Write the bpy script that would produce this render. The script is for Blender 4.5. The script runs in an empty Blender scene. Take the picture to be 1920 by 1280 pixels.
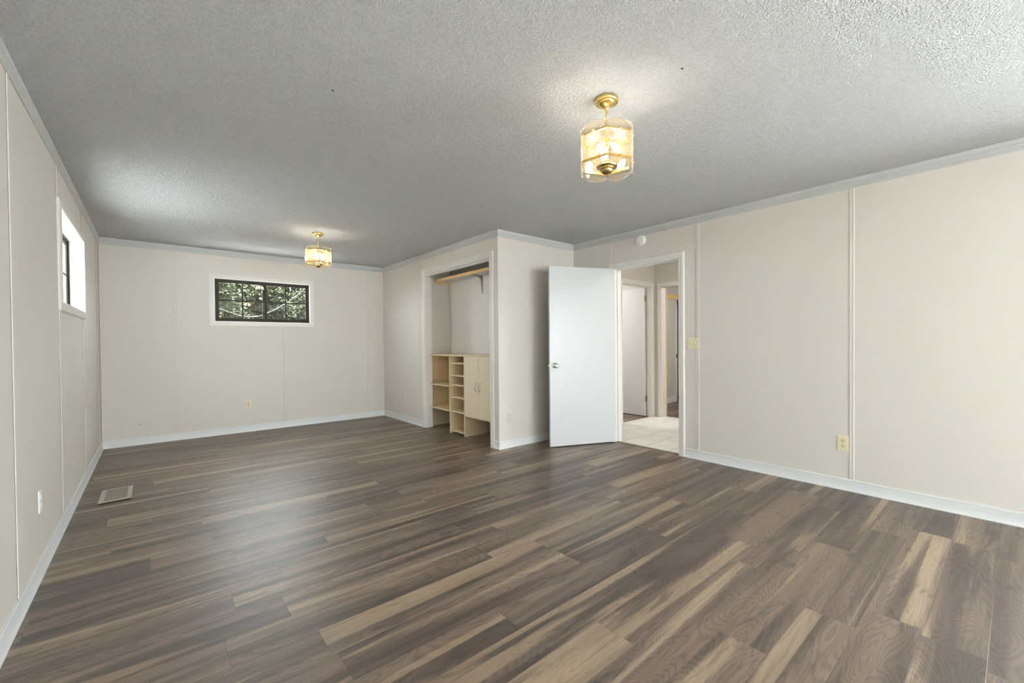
import bpy, bmesh, math, random
from mathutils import Vector, Matrix
import numpy as np

S = bpy.context.scene
COL = S.collection
R = math.radians
random.seed(4)

# ------------------------------------------------------------------ camera
F_PX, YAW, PITCH, ROLL, CAM_H, PY = 800.65, 0.69955, -0.01231, -0.00859, 1.1891, 651.70
cy, sy, cp, sp = math.cos(YAW), math.sin(YAW), math.cos(PITCH), math.sin(PITCH)
fw = Vector((sy*cp, cy*cp, sp)); rt = Vector((cy, -sy, 0)); up = rt.cross(fw)
cr, sr = math.cos(ROLL), math.sin(ROLL)
rt, up = rt*cr + up*sr, up*cr - rt*sr
cam = bpy.data.cameras.new('camera'); cam_o = bpy.data.objects.new('camera', cam); COL.objects.link(cam_o)
cam.sensor_width = 36; cam.lens = F_PX/1920*36; cam.shift_y = (PY-640)/1920; cam.clip_start = 0.02; cam.clip_end = 300
m3 = Matrix((rt, up, -fw)).transposed()
cam_o.matrix_world = Matrix.Translation((0, 0, CAM_H)) @ m3.to_4x4()
S.camera = cam_o

# ------------------------------------------------------------------ view, sky, daylight
S.view_settings.view_transform = 'Standard'; S.view_settings.look = 'None'
S.view_settings.exposure = 0.58; S.view_settings.gamma = 1; S.view_settings.use_curve_mapping = False
S.cycles.max_bounces = 12; S.cycles.diffuse_bounces = 7; S.cycles.glossy_bounces = 4
S.cycles.transparent_max_bounces = 24; S.cycles.transmission_bounces = 6
S.cycles.sample_clamp_indirect = 6
S.cycles.caustics_reflective = False; S.cycles.caustics_refractive = False
SKY = 14.0
w = bpy.data.worlds.new('overcast_sky'); S.world = w; w.use_nodes = True
bgn = w.node_tree.nodes['Background']; bgn.inputs[0].default_value = (0.93, 0.955, 1.0, 1); bgn.inputs[1].default_value = SKY
sun = bpy.data.lights.new('high_sun', 'SUN'); sun.energy = 185; sun.angle = R(2); sun.color = (1.0, 0.98, 0.95)
sun_o = bpy.data.objects.new('high_sun', sun); COL.objects.link(sun_o); sun_o.rotation_euler = (0, R(-3), 0)      # nearly overhead: lights the pale ground outside, not the room
W0, W1, L0, D1, H = -0.464, 4.174, -4.6, 6.794, 2.44     # room: left, right, behind the camera, back, ceiling
CX, CY = 2.935, 3.714                                     # outer corner of the closet block
def area(name, loc, rot, sx, sz, watts, col, spread=180):
    l = bpy.data.lights.new(name, 'AREA'); l.shape = 'RECTANGLE'; l.size = sx; l.size_y = sz; l.energy = watts; l.color = col; l.spread = R(spread)
    o = bpy.data.objects.new(name, l); COL.objects.link(o); o.location = loc; o.rotation_euler = rot
    return o
# area lights at the glazed doors and window added far behind the camera
area('added_patio_light', (2.55, L0-0.15, 1.06), (R(-90), 0, R(180)), 2.4, 1.95, 40, (1.0, 0.985, 0.965))
area('added_side_light', (0.35, L0-0.15, 1.55), (R(-90), 0, R(180)), 1.1, 1.1, 15, (1.0, 0.985, 0.965))
# daylight of the high windows, and of those added behind the camera
LWIN = [(4.085, 5.310, 1.487, 2.100), (-3.05, -1.85, 1.10, 2.10)]      # left wall windows y0 y1 z0 z1; the first is in the picture, the other added for light
RW = (-4.00, -0.55, 0.40, 2.12)      # right wall window, added behind the camera to brighten left wall and ceiling
for nm, loc, rot, sx, sz in [('daylight_back_window', (1.215, D1+0.16, 1.785), (R(90), 0, R(180)), 1.16, 0.57)]+[('daylight_left_window', (W0-0.13, (a_+b_)/2, (c_+d_)/2), (R(90), 0, R(-90)), b_-a_, d_-c_) for a_, b_, c_, d_ in LWIN]+[('added_right_portal', (W1+0.15, (RW[0]+RW[1])/2, (RW[2]+RW[3])/2), (R(90), 0, R(90)), RW[1]-RW[0], RW[3]-RW[2])]:
    a = area(nm, loc, rot, sx, sz, 1, (1, 1, 1)); a.data.cycles.is_portal = True

# ------------------------------------------------------------------ materials
def mat(name, col, rough=0.5, metal=0.0, spec=0.5, noise=0.0, nscale=40, bump=0.0, bscale=200, stretch=(1, 1, 1), emis=None, strength=0):
    m = bpy.data.materials.new(name); m.use_nodes = True
    nt = m.node_tree; b = nt.nodes['Principled BSDF']
    b.inputs['Base Color'].default_value = (*col, 1); b.inputs['Roughness'].default_value = rough
    b.inputs['Metallic'].default_value = metal; b.inputs['Specular IOR Level'].default_value = spec
    if noise or bump:
        tc = nt.nodes.new('ShaderNodeTexCoord'); mp = nt.nodes.new('ShaderNodeMapping'); mp.inputs['Scale'].default_value = stretch
        nt.links.new(tc.outputs['Object'], mp.inputs['Vector'])
    if noise:
        n = nt.nodes.new('ShaderNodeTexNoise'); n.inputs['Scale'].default_value = nscale; n.inputs['Detail'].default_value = 4
        nt.links.new(mp.outputs[0], n.inputs['Vector'])
        mx = nt.nodes.new('ShaderNodeMix'); mx.data_type = 'RGBA'
        mx.inputs['A'].default_value = (*[c*(1-noise) for c in col], 1); mx.inputs['B'].default_value = (*[min(1, c*(1+noise)) for c in col], 1)
        nt.links.new(n.outputs['Fac'], mx.inputs['Factor']); nt.links.new(mx.outputs['Result'], b.inputs['Base Color'])
    if bump:
        n = nt.nodes.new('ShaderNodeTexNoise'); n.inputs['Scale'].default_value = bscale; n.inputs['Detail'].default_value = 2
        nt.links.new(mp.outputs[0], n.inputs['Vector'])
        bp = nt.nodes.new('ShaderNodeBump'); bp.inputs['Strength'].default_value = 1; bp.inputs['Distance'].default_value = bump
        nt.links.new(n.outputs['Fac'], bp.inputs['Height']); nt.links.new(bp.outputs[0], b.inputs['Normal'])
    if emis:
        b.inputs['Emission Color'].default_value = (*emis, 1); b.inputs['Emission Strength'].default_value = strength
    return m

def math_node(nt, op, a, b=None, c=None):
    n = nt.nodes.new('ShaderNodeMath'); n.operation = op
    for i, v in enumerate((a, b, c)):
        if v is None: continue
        if isinstance(v, (int, float)): n.inputs[i].default_value = v
        else: nt.links.new(v, n.inputs[i])
    return n.outputs[0]

def plank_material():
    m = bpy.data.materials.new('walnut_plank'); m.use_nodes = True
    nt = m.node_tree; b = nt.nodes['Principled BSDF']; M = lambda *a: math_node(nt, *a)
    tc = nt.nodes.new('ShaderNodeTexCoord'); sx = nt.nodes.new('ShaderNodeSeparateXYZ'); nt.links.new(tc.outputs['Object'], sx.inputs[0])
    x, y = sx.outputs[0], sx.outputs[1]
    PW, PL = 0.18, 1.22
    yr = M('DIVIDE', M('SUBTRACT', y, 0.07), PW); row = M('FLOOR', yr); fy = M('SUBTRACT', yr, row)
    wn = nt.nodes.new('ShaderNodeTexWhiteNoise'); wn.noise_dimensions = '1D'; nt.links.new(row, wn.inputs['W'])
    xr = M('ADD', M('DIVIDE', x, PL), M('MULTIPLY', wn.outputs['Value'], 7.0)); colm = M('FLOOR', xr); fx = M('SUBTRACT', xr, colm)
    cv = nt.nodes.new('ShaderNodeCombineXYZ'); nt.links.new(row, cv.inputs[0]); nt.links.new(colm, cv.inputs[1])
    wi = nt.nodes.new('ShaderNodeTexWhiteNoise'); wi.noise_dimensions = '2D'; nt.links.new(cv.outputs[0], wi.inputs['Vector'])
    pid = wi.outputs['Value']
    def vec(kx, ky):
        c = nt.nodes.new('ShaderNodeCombineXYZ')
        nt.links.new(M('ADD', M('MULTIPLY', x, kx), M('MULTIPLY', pid, 91.0)), c.inputs[0])
        nt.links.new(M('ADD', M('MULTIPLY', y, ky), M('MULTIPLY', pid, 37.0)), c.inputs[1])
        nt.links.new(M('MULTIPLY', pid, 53.0), c.inputs[2]); return c.outputs[0]
    def noise(kx, ky, detail, dist, rough=0.5):
        n = nt.nodes.new('ShaderNodeTexNoise'); n.inputs['Scale'].default_value = 1; n.inputs['Detail'].default_value = detail
        n.inputs['Distortion'].default_value = dist; n.inputs['Roughness'].default_value = rough
        nt.links.new(vec(kx, ky), n.inputs['Vector']); return n.outputs['Fac']
    band = noise(0.38, 8.5, 4, 0.55, 0.5)
    tone = noise(0.55, 11.0, 4, 0.5, 0.5)
    ringn = noise(0.9, 5.5, 1.6, 0.9, 0.45)
    fib = noise(4.0, 170.0, 3, 0.0, 0.6)
    ring = M('POWER', M('ADD', M('MULTIPLY', M('SINE', M('ADD', M('MULTIPLY', ringn, 190.0), M('MULTIPLY', fib, 5.0))), 0.5), 0.5), 2.5)
    knot = noise(2.2, 9.0, 2, 1.6)
    def smooth(v, a, b_):
        n = nt.nodes.new('ShaderNodeMapRange'); n.interpolation_type = 'SMOOTHSTEP'; n.inputs[1].default_value = a; n.inputs[2].default_value = b_; nt.links.new(v, n.inputs[0]); return n.outputs[0]
    def mixc(f, A, B, mode='MIX'):
        n = nt.nodes.new('ShaderNodeMix'); n.data_type = 'RGBA'; n.blend_type = mode
        for v, k in ((f, 'Factor'), (A, 'A'), (B, 'B')):
            if isinstance(v, tuple): n.inputs[k].default_value = (*v, 1)
            elif isinstance(v, (int, float)): n.inputs[k].default_value = v
            else: nt.links.new(v, n.inputs[k])
        return n.outputs['Result']
    heart = mixc(smooth(M('ADD', tone, M('MULTIPLY', M('SUBTRACT', pid, 0.5), 0.16)), 0.34, 0.64), (0.072, 0.050, 0.038), (0.188, 0.131, 0.094))
    sap = mixc(smooth(tone, 0.35, 0.65), (0.24, 0.170, 0.112), (0.33, 0.240, 0.158))
    sapm = smooth(M('ADD', band, M('MULTIPLY', M('SUBTRACT', fib, 0.5), 0.10)), 0.535, 0.635)
    wood = mixc(sapm, heart, sap)
    grain = M('SUBTRACT', 1.0, M('MULTIPLY', ring, M('SUBTRACT', 0.35, M('MULTIPLY', sapm, 0.20))))
    grain = M('MULTIPLY', grain, M('ADD', 0.80, M('MULTIPLY', fib, 0.40)))
    kn = nt.nodes.new('ShaderNodeMapRange'); kn.inputs[1].default_value = 0.27; kn.inputs[2].default_value = 0.38; kn.inputs[3].default_value = 0.50; kn.inputs[4].default_value = 1.0
    nt.links.new(knot, kn.inputs[0])
    # bevelled seams
    ey = M('MULTIPLY', M('MINIMUM', fy, M('SUBTRACT', 1.0, fy)), PW); ex = M('MULTIPLY', M('MINIMUM', fx, M('SUBTRACT', 1.0, fx)), PL)
    ed = M('MINIMUM', ey, ex)
    sm = nt.nodes.new('ShaderNodeMapRange'); sm.inputs[1].default_value = 0.0003; sm.inputs[2].default_value = 0.0016; nt.links.new(ed, sm.inputs[0])
    dk = M('MULTIPLY', M('MULTIPLY', kn.outputs[0], grain), M('ADD', M('MULTIPLY', sm.outputs[0], 0.25), 0.75))
    mx = nt.nodes.new('ShaderNodeMix'); mx.data_type = 'RGBA'; mx.blend_type = 'MULTIPLY'; mx.inputs['Factor'].default_value = 1
    nt.links.new(wood, mx.inputs['A']); nt.links.new(dk, mx.inputs['B'])
    nt.links.new(mx.outputs['Result'], b.inputs['Base Color'])
    b.inputs['Roughness'].default_value = 0.42; b.inputs['Specular IOR Level'].default_value = 0.9
    bp = nt.nodes.new('ShaderNodeBump'); bp.inputs['Distance'].default_value = 0.0008; bp.inputs['Strength'].default_value = 0.6
    nt.links.new(M('ADD', sm.outputs[0], M('MULTIPLY', fib, 0.12)), bp.inputs['Height']); nt.links.new(bp.outputs[0], b.inputs['Normal'])
    return m

def tile_material():
    m = bpy.data.materials.new('white_tile'); m.use_nodes = True; nt = m.node_tree; b = nt.nodes['Principled BSDF']
    tc = nt.nodes.new('ShaderNodeTexCoord'); br = nt.nodes.new('ShaderNodeTexBrick'); nt.links.new(tc.outputs['Object'], br.inputs['Vector'])
    br.inputs['Color1'].default_value = (0.77, 0.775, 0.735, 1); br.inputs['Color2'].default_value = (0.72, 0.725, 0.68, 1); br.inputs['Mortar'].default_value = (0.36, 0.35, 0.31, 1)
    br.inputs['Scale'].default_value = 1; br.inputs['Mortar Size'].default_value = 0.004; br.inputs['Brick Width'].default_value = 0.305; br.inputs['Row Height'].default_value = 0.305
    nt.links.new(br.outputs['Color'], b.inputs['Base Color']); b.inputs['Roughness'].default_value = 0.3
    return m

def ceiling_material():
    m = bpy.data.materials.new('popcorn_ceiling'); m.use_nodes = True; nt = m.node_tree; b = nt.nodes['Principled BSDF']
    b.inputs['Base Color'].default_value = (0.925, 0.93, 0.935, 1); b.inputs['Roughness'].default_value = 0.9; b.inputs['Specular IOR Level'].default_value = 0.2
    tc = nt.nodes.new('ShaderNodeTexCoord'); n = nt.nodes.new('ShaderNodeTexNoise'); n.inputs['Scale'].default_value = 110; n.inputs['Detail'].default_value = 3; n.inputs['Roughness'].default_value = 0.6
    nt.links.new(tc.outputs['Object'], n.inputs['Vector'])
    mr = nt.nodes.new('ShaderNodeMapRange'); mr.inputs[1].default_value = 0.38; mr.inputs[2].default_value = 0.68; nt.links.new(n.outputs['Fac'], mr.inputs[0])
    bp = nt.nodes.new('ShaderNodeBump'); bp.inputs['Distance'].default_value = 0.018; bp.inputs['Strength'].default_value = 1.0
    nt.links.new(mr.outputs[0], bp.inputs['Height']); nt.links.new(bp.outputs[0], b.inputs['Normal'])
    g = nt.nodes.new('ShaderNodeTexVoronoi'); g.inputs['Scale'].default_value = 95; nt.links.new(tc.outputs['Object'], g.inputs['Vector'])      # random speckle painted in for the fine shade between the sprayed grains
    gs = nt.nodes.new('ShaderNodeSeparateColor'); nt.links.new(g.outputs['Color'], gs.inputs[0])
    mx = nt.nodes.new('ShaderNodeMix'); mx.data_type = 'RGBA'; mx.inputs['A'].default_value = (0.875, 0.88, 0.885, 1); mx.inputs['B'].default_value = (0.955, 0.96, 0.965, 1)
    nt.links.new(gs.outputs[0], mx.inputs['Factor']); nt.links.new(mx.outputs['Result'], b.inputs['Base Color'])
    return m

def glass_material(name, tint, frost=0.0, frost_col=(1, 1, 1), rough=0.02, fres=1.0):
    m = bpy.data.materials.new(name); m.use_nodes = True; nt = m.node_tree
    nt.nodes.remove(nt.nodes['Principled BSDF']); out = nt.nodes['Material Output']
    tr = nt.nodes.new('ShaderNodeBsdfTransparent'); tr.inputs[0].default_value = (*tint, 1)
    gl = nt.nodes.new('ShaderNodeBsdfGlossy'); gl.inputs['Roughness'].default_value = rough
    fr = nt.nodes.new('ShaderNodeFresnel'); ge = nt.nodes.new('ShaderNodeNewGeometry')      # same reflectance on both faces of a pane
    ior = nt.nodes.new('ShaderNodeMapRange'); ior.inputs[3].default_value = 1.45; ior.inputs[4].default_value = 1/1.45
    nt.links.new(ge.outputs['Backfacing'], ior.inputs[0]); nt.links.new(ior.outputs[0], fr.inputs[0])
    mx = nt.nodes.new('ShaderNodeMixShader'); nt.links.new(math_node(nt, 'MULTIPLY', fr.outputs[0], fres), mx.inputs[0]); nt.links.new(tr.outputs[0], mx.inputs[1]); nt.links.new(gl.outputs[0], mx.inputs[2])
    last = mx
    if frost:
        tl = nt.nodes.new('ShaderNodeBsdfTranslucent'); tl.inputs[0].default_value = (*frost_col, 1)
        df = nt.nodes.new('ShaderNodeBsdfDiffuse'); df.inputs[0].default_value = (*frost_col, 1)
        m2 = nt.nodes.new('ShaderNodeMixShader'); m2.inputs[0].default_value = 0.35; nt.links.new(tl.outputs[0], m2.inputs[1]); nt.links.new(df.outputs[0], m2.inputs[2])
        m3_ = nt.nodes.new('ShaderNodeMixShader'); m3_.inputs[0].default_value = frost; nt.links.new(mx.outputs[0], m3_.inputs[1]); nt.links.new(m2.outputs[0], m3_.inputs[2]); last = m3_
    nt.links.new(last.outputs[0], out.inputs['Surface'])
    return m

M = dict(
    floor=plank_material(), tile=tile_material(), ceiling=ceiling_material(),
    wall=mat('beige_wall_panel', (0.685, 0.643, 0.594), 0.55, spec=0.3, noise=0.012, nscale=3),
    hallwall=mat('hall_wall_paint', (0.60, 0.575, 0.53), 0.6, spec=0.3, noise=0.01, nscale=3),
    closetwall=mat('closet_wall_paint', (0.73, 0.70, 0.665), 0.55, spec=0.3, noise=0.01, nscale=3),
    crown=mat('light_grey_trim', (0.58, 0.58, 0.58), 0.5, spec=0.3, noise=0.01, nscale=5),
    trim=mat('cream_trim', (0.78, 0.76, 0.725), 0.4, spec=0.4, noise=0.01, nscale=5),
    doortrim=mat('white_door_trim', (0.74, 0.725, 0.70), 0.35, spec=0.4, noise=0.01, nscale=5),
    base=mat('white_vinyl_base', (0.74, 0.75, 0.755), 0.4, spec=0.4, noise=0.01, nscale=5),
    door=mat('white_door_paint', (0.63, 0.645, 0.66), 0.3, spec=0.45, noise=0.01, nscale=2),
    gap=mat('dark_gap', (0.05, 0.045, 0.04), 0.9),
    maple=mat('pale_maple_board', (0.70, 0.575, 0.375), 0.42, noise=0.07, nscale=6, stretch=(1, 1, 12)),
    mapleh=mat('pale_maple_shelf', (0.70, 0.575, 0.375), 0.42, noise=0.07, nscale=6, stretch=(12, 1, 1)),
    mapledoor=mat('pale_maple_door', (0.74, 0.64, 0.47), 0.4, noise=0.03, nscale=6, stretch=(1, 12, 1)),
    pine=mat('yellow_pine', (0.80, 0.55, 0.24), 0.5, noise=0.2, nscale=5, stretch=(14, 1, 14)),
    white=mat('white_enamel', (0.82, 0.82, 0.80), 0.4, noise=0.01, nscale=5),
    shelfwhite=mat('white_shelf', (0.75, 0.74, 0.72), 0.5, noise=0.01, nscale=5),
    ivory=mat('ivory_plastic', (0.77, 0.70, 0.47), 0.35, noise=0.01, nscale=5),
    ivorydark=mat('ivory_receptacle', (0.68, 0.60, 0.38), 0.4, noise=0.01, nscale=5),
    chrome=mat('chrome', (0.80, 0.80, 0.80), 0.12, metal=1.0, noise=0.01, nscale=5),
    nickel=mat('satin_nickel', (0.62, 0.60, 0.56), 0.3, metal=1.0, noise=0.01, nscale=5),
    brass=mat('polished_brass', (0.86, 0.66, 0.24), 0.18, metal=1.0, noise=0.03, nscale=20),
    darkbrass=mat('aged_brass', (0.40, 0.30, 0.14), 0.3, metal=1.0, noise=0.1, nscale=30),
    bronze=mat('dark_bronze', (0.018, 0.013, 0.009), 0.5, spec=0.2, noise=0.1, nscale=20),
    black=mat('black_slot', (0.02, 0.02, 0.02), 0.6),
    bulb=mat('lit_bulb', (1, 0.9, 0.7), 0.3, emis=(1.0, 0.90, 0.74), strength=100),
    dome=mat('added_dome_glow', (1, 0.95, 0.9), 0.3, emis=(1.0, 0.97, 0.93), strength=120),  # glow of the domes added out of view
    vent=mat('taupe_register', (0.52, 0.46, 0.39), 0.6, noise=0.10, nscale=120),
    ventgrey=mat('grey_register_mesh', (0.30, 0.275, 0.235), 0.7, noise=0.15, nscale=150),
    threshold=mat('brown_threshold', (0.15, 0.105, 0.075), 0.4, noise=0.2, nscale=8, stretch=(8, 1, 8)),
    glass=glass_material('window_glass', (0.93, 0.96, 0.95)),
    amber=glass_material('lamp_glass', (0.97, 0.93, 0.85), frost=0.045, frost_col=(1.0, 0.87, 0.68), rough=0.05),
    etch=glass_material('lamp_glass_etched', (0.98, 0.95, 0.88), frost=0.13, frost_col=(1.0, 0.93, 0.80), rough=0.3),
    edge=glass_material('lamp_glass_edge', (1.0, 0.95, 0.85), frost=0.28, frost_col=(1.0, 0.95, 0.82), rough=0.1),
    leaf=mat('green_leaves', (0.0125, 0.0140, 0.0072), 0.8, spec=0.05, noise=0.6, nscale=0.9),
    leaf2=mat('yellow_green_leaves', (0.022, 0.0225, 0.0115), 0.8, spec=0.05, noise=0.5, nscale=1.1),
    bark=mat('grey_bark', (0.018, 0.016, 0.015), 0.9, noise=0.3, nscale=6, stretch=(1, 1, 0.2)),
    ground=mat('leaf_litter', (0.02, 0.018, 0.014), 0.95, noise=0.5, nscale=1.5),
    bounce=mat('pale_bounce_ground', (0.84, 0.845, 0.845), 0.9, noise=0.1, nscale=20),  # whitened so the ground outside throws light up to the ceiling
    cable=mat('white_cable', (0.045, 0.045, 0.043), 0.7, spec=0.05, noise=0.01, nscale=5),
    greymetal=mat('grey_painted_metal', (0.42, 0.42, 0.41), 0.5, noise=0.02, nscale=9),
    detector=mat('white_detector_plastic', (0.92, 0.90, 0.87), 0.4, noise=0.01, nscale=5),
    siding=mat('outside_cladding', (0.35, 0.34, 0.32), 0.8, noise=0.05, nscale=3),
)

# ------------------------------------------------------------------ mesh helpers
class MB:
    def __init__(self): self.v = []; self.f = []; self.mi = []; self.cur = 0
    def add(self, vs, fs):
        o = len(self.v); self.v += [tuple(p) for p in vs]
        for q in fs: self.f.append(tuple(i+o for i in q)); self.mi.append(self.cur)
        return self
    def box(self, x0, x1, y0, y1, z0, z1):
        return self.add([(x0, y0, z0), (x1, y0, z0), (x1, y1, z0), (x0, y1, z0), (x0, y0, z1), (x1, y0, z1), (x1, y1, z1), (x0, y1, z1)],
                        [(3, 2, 1, 0), (4, 5, 6, 7), (0, 1, 5, 4), (1, 2, 6, 5), (2, 3, 7, 6), (3, 0, 4, 7)])
    def lathe(self, prof, seg=32, at=(0, 0, 0), axis='z', cap=True):
        vs = []; n = len(prof)
        for r, h in prof:
            for k in range(seg):
                a = 2*math.pi*k/seg; p = (r*math.cos(a), r*math.sin(a), h)
                if axis == 'x': p = (p[2], p[0], p[1])
                elif axis == '-x': p = (-p[2], -p[0], p[1])
                elif axis == '-y': p = (p[0], -p[2], p[1])
                vs.append((p[0]+at[0], p[1]+at[1], p[2]+at[2]))
        fs = [(i*seg+k, i*seg+(k+1) % seg, (i+1)*seg+(k+1) % seg, (i+1)*seg+k) for i in range(n-1) for k in range(seg)]
        if cap: fs += [tuple(range(seg))[::-1], tuple((n-1)*seg+k for k in range(seg))]
        return self.add(vs, fs)
    def tube(self, pts, r, seg=10, closed=False, cap=True):
        pts = [Vector(p) for p in pts]; n = len(pts); rr = r if isinstance(r, (list, tuple)) else [r]*n
        vs = []; prev = None
        for i, p in enumerate(pts):
            if closed: d = pts[(i+1) % n]-pts[i-1]
            else: d = pts[min(i+1, n-1)]-pts[max(i-1, 0)]
            d.normalize()
            if prev is None:
                a = Vector((0, 0, 1)) if abs(d.z) < .9 else Vector((1, 0, 0)); u = d.cross(a).normalized()
            else: u = (prev-d*prev.dot(d)).normalized()
            prev = u; v = d.cross(u)
            for k in range(seg):
                t = 2*math.pi*k/seg; vs.append(p+(u*math.cos(t)+v*math.sin(t))*rr[i])
        m = n if closed else n-1
        fs = [(i*seg+k, i*seg+(k+1) % seg, ((i+1) % n)*seg+(k+1) % seg, ((i+1) % n)*seg+k) for i in range(m) for k in range(seg)]
        if cap and not closed: fs += [tuple(range(seg))[::-1], tuple((n-1)*seg+k for k in range(seg))]
        return self.add(vs, fs)
    def prism(self, poly, fn, t0, t1):
        """poly: list of 2-D points, fn(u, v, t) -> 3-D point; extruded from t0 to t1."""
        n = len(poly)
        vs = [fn(u, v, t0) for u, v in poly]+[fn(u, v, t1) for u, v in poly]
        return self.add(vs, [tuple(range(n))[::-1], tuple(range(n, 2*n))]+[(i, (i+1) % n, n+(i+1) % n, n+i) for i in range(n)])
    def build(self, name, m, parent=None, bevel=0.0, smooth=False, loc=None):
        me = bpy.data.meshes.new(name); me.from_pydata(self.v, [], self.f)
        ms = m if isinstance(m, (list, tuple)) else [m]
        for k in ms: me.materials.append(k)
        if len(ms) > 1:
            for p, i in zip(me.polygons, self.mi): p.material_index = i
        bm = bmesh.new(); bm.from_mesh(me); bmesh.ops.recalc_face_normals(bm, faces=bm.faces)
        if bevel:
            es = [e for e in bm.edges if len(e.link_faces) == 2 and e.calc_face_angle(0) > R(40)]
            bmesh.ops.bevel(bm, geom=es, offset=bevel, segments=2, profile=0.7, affect='EDGES', clamp_overlap=True)
        bm.to_mesh(me); bm.free()
        if smooth:
            me.shade_smooth(); me.set_sharp_from_angle(angle=R(42))
        o = bpy.data.objects.new(name, me); COL.objects.link(o)
        if parent: o.parent = parent
        if loc: o.location = loc
        return o
def tag(o, label=None, cat=None, group=None, kind=None):
    for k, v in (('label', label), ('category', cat), ('group', group), ('kind', kind)):
        if v: o[k] = v
    return o
def empty(name, loc=(0, 0, 0), rz=0.0):
    o = bpy.data.objects.new(name, None); COL.objects.link(o); o.location = loc; o.rotation_euler.z = rz; o.empty_display_size = .1
    return o
def struct(o, label=None, cat=None): return tag(o, label, cat, kind='structure')
def copy_tree(o, parent=None):
    c = o.copy(); COL.objects.link(c)
    if parent: c.parent = parent
    for ch in list(o.children): copy_tree(ch, c)
    return c

def sweep(prof, A, B, n, mA, mB):
    """Extrude a wall profile [(offset from wall, z)] from A to B (2-D); n = inward normal; mA, mB = miter offset vectors per unit."""
    mb = MB(); k = len(prof); vs = []
    for P, m in ((A, mA), (B, mB)):
        for o, z in prof: vs.append((P[0]+m[0]*o, P[1]+m[1]*o, z))
    mb.add(vs, [tuple(range(k))[::-1], tuple(range(k, 2*k))]+[(i, (i+1) % k, k+(i+1) % k, k+i) for i in range(k)])
    return mb

def casing(prof, u0, u1, v0, v1, fn, sides='LTRB'):
    """Mitred moulding around the opening u0..u1 x v0..v1; prof [(distance outward, thickness)], fn(u, v, t) -> point."""
    mb = MB(); k = len(prof)
    if sides == 'LTRB': path = [(u0, v0, -1, -1), (u0, v1, -1, 1), (u1, v1, 1, 1), (u1, v0, 1, -1)]; closed = True
    else: path = [(u0, v0, -1, 0), (u0, v1, -1, 1), (u1, v1, 1, 1), (u1, v0, 1, 0)]; closed = False
    vs = [fn(u+du*d, v+dv*d, t) for u, v, du, dv in path for d, t in prof]
    fs = []
    for s in range(4 if closed else 3):
        a, b = s*k, ((s+1) % 4)*k
        fs += [(a+i, a+(i+1) % k, b+(i+1) % k, b+i) for i in range(k)]
    if not closed: fs += [tuple(range(k))[::-1], tuple(range(3*k, 4*k))]
    return mb.add(vs, fs)

# ------------------------------------------------------------------ room shell
T = 0.12
struct(MB().box(W0-T, W1+0.02, L0-T, D1+T, -0.10, 0).build('floor', M['floor']))
ceil_o = struct(MB().box(W0-T, W1+T, L0-T, D1+T, H, H+0.10).build('ceiling', M['ceiling']))
for px_, py_ in ((0.698, 2.185), (1.878, 1.002)):
    MB().lathe([(0.0045, 0), (0.0045, 0.003)], 12, (px_, py_, H-0.0025)).build('dark_speck', M['black'], ceil_o)

# window openings
BW = (0.630, 1.797, 1.500, 2.068)          # back window  x0 x1 z0 z1
LW = (4.085, 5.310, 1.487, 2.100)          # left window  y0 y1 z0 z1
FW1 = (1.30, 3.80, 0.04, 2.10); FW2 = (-0.2, 0.9, 0.95, 2.10)  # unseen patio door and window, added to let light in
mb = MB()
mb.box(W0-T, BW[0], D1, D1+T, 0, H); mb.box(BW[1], W1+T, D1, D1+T, 0, H); mb.box(BW[0], BW[1], D1, D1+T, 0, BW[2]); mb.box(BW[0], BW[1], D1, D1+T, BW[3], H)
wall_back = struct(mb.build('wall_back', M['wall']))
mb = MB()
ys = [L0-T]+[v_ for ab in LWIN[::-1] for v_ in ab[:2]]+[D1]
for k in range(0, len(ys), 2): mb.box(W0-0.10, W0, ys[k], ys[k+1], 0, H)
for k in range(1, len(ys)-1, 2): lw_ = LWIN[::-1][k//2]; mb.box(W0-0.10, W0, ys[k], ys[k+1], 0, lw_[2]); mb.box(W0-0.10, W0, ys[k], ys[k+1], lw_[3], H)
wall_left = struct(mb.build('wall_left', M['wall']))
mb = MB()
xs = [W0, FW2[0], FW2[1], FW1[0], FW1[1], W1+T]
for i in (0, 2, 4): mb.box(xs[i], xs[i+1], L0-T, L0, 0, H)
for i, zs in ((1, 0.95), (3, 0.04)): mb.box(xs[i], xs[i+1], L0-T, L0, 0, zs); mb.box(xs[i], xs[i+1], L0-T, L0, 2.10, H)
struct(mb.build('wall_front', M['wall']))
DO = (2.268, 3.078, 2.046)                 # doorway in right wall  y0 y1 ztop
mb = MB()
mb.box(W1, W1+T, L0, RW[0], 0, H); mb.box(W1, W1+T, RW[1], DO[0], 0, H); mb.box(W1, W1+T, RW[0], RW[1], 0, RW[2]); mb.box(W1, W1+T, RW[0], RW[1], RW[3], H); mb.box(W1, W1+T, DO[1], CY, 0, H); mb.box(W1, W1+T, DO[0], DO[1], DO[2], H)
wall_right = struct(mb.build('wall_right', M['wall']))
# closet block: side wall towards the camera, front wall with the opening
CO = (3.868, 5.375, 2.150)                 # closet opening y0 y1 ztop
CB, CL = 3.40, 5.47                        # closet back wall x, closet far side y
wall_block = struct(MB().box(CX, W1+T, CY, CY+0.10, 0, H).build('wall_closet_side', M['wall']))
mb = MB(); mb.box(CX, CX+0.10, CY+0.10, CO[0], 0, H); mb.box(CX, CX+0.10, CO[1], D1, 0, H); mb.box(CX, CX+0.10, CO[0], CO[1], CO[2], H)
wall_closet = struct(mb.build('wall_closet_front', M['wall']))
mb = MB(); mb.box(CB, CB+0.08, CY+0.10, CL+0.08, 0, H); mb.box(CX+0.10, CB, CL, CL+0.08, 0, H)
struct(mb.build('wall_closet_back', M['closetwall']))

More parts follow.
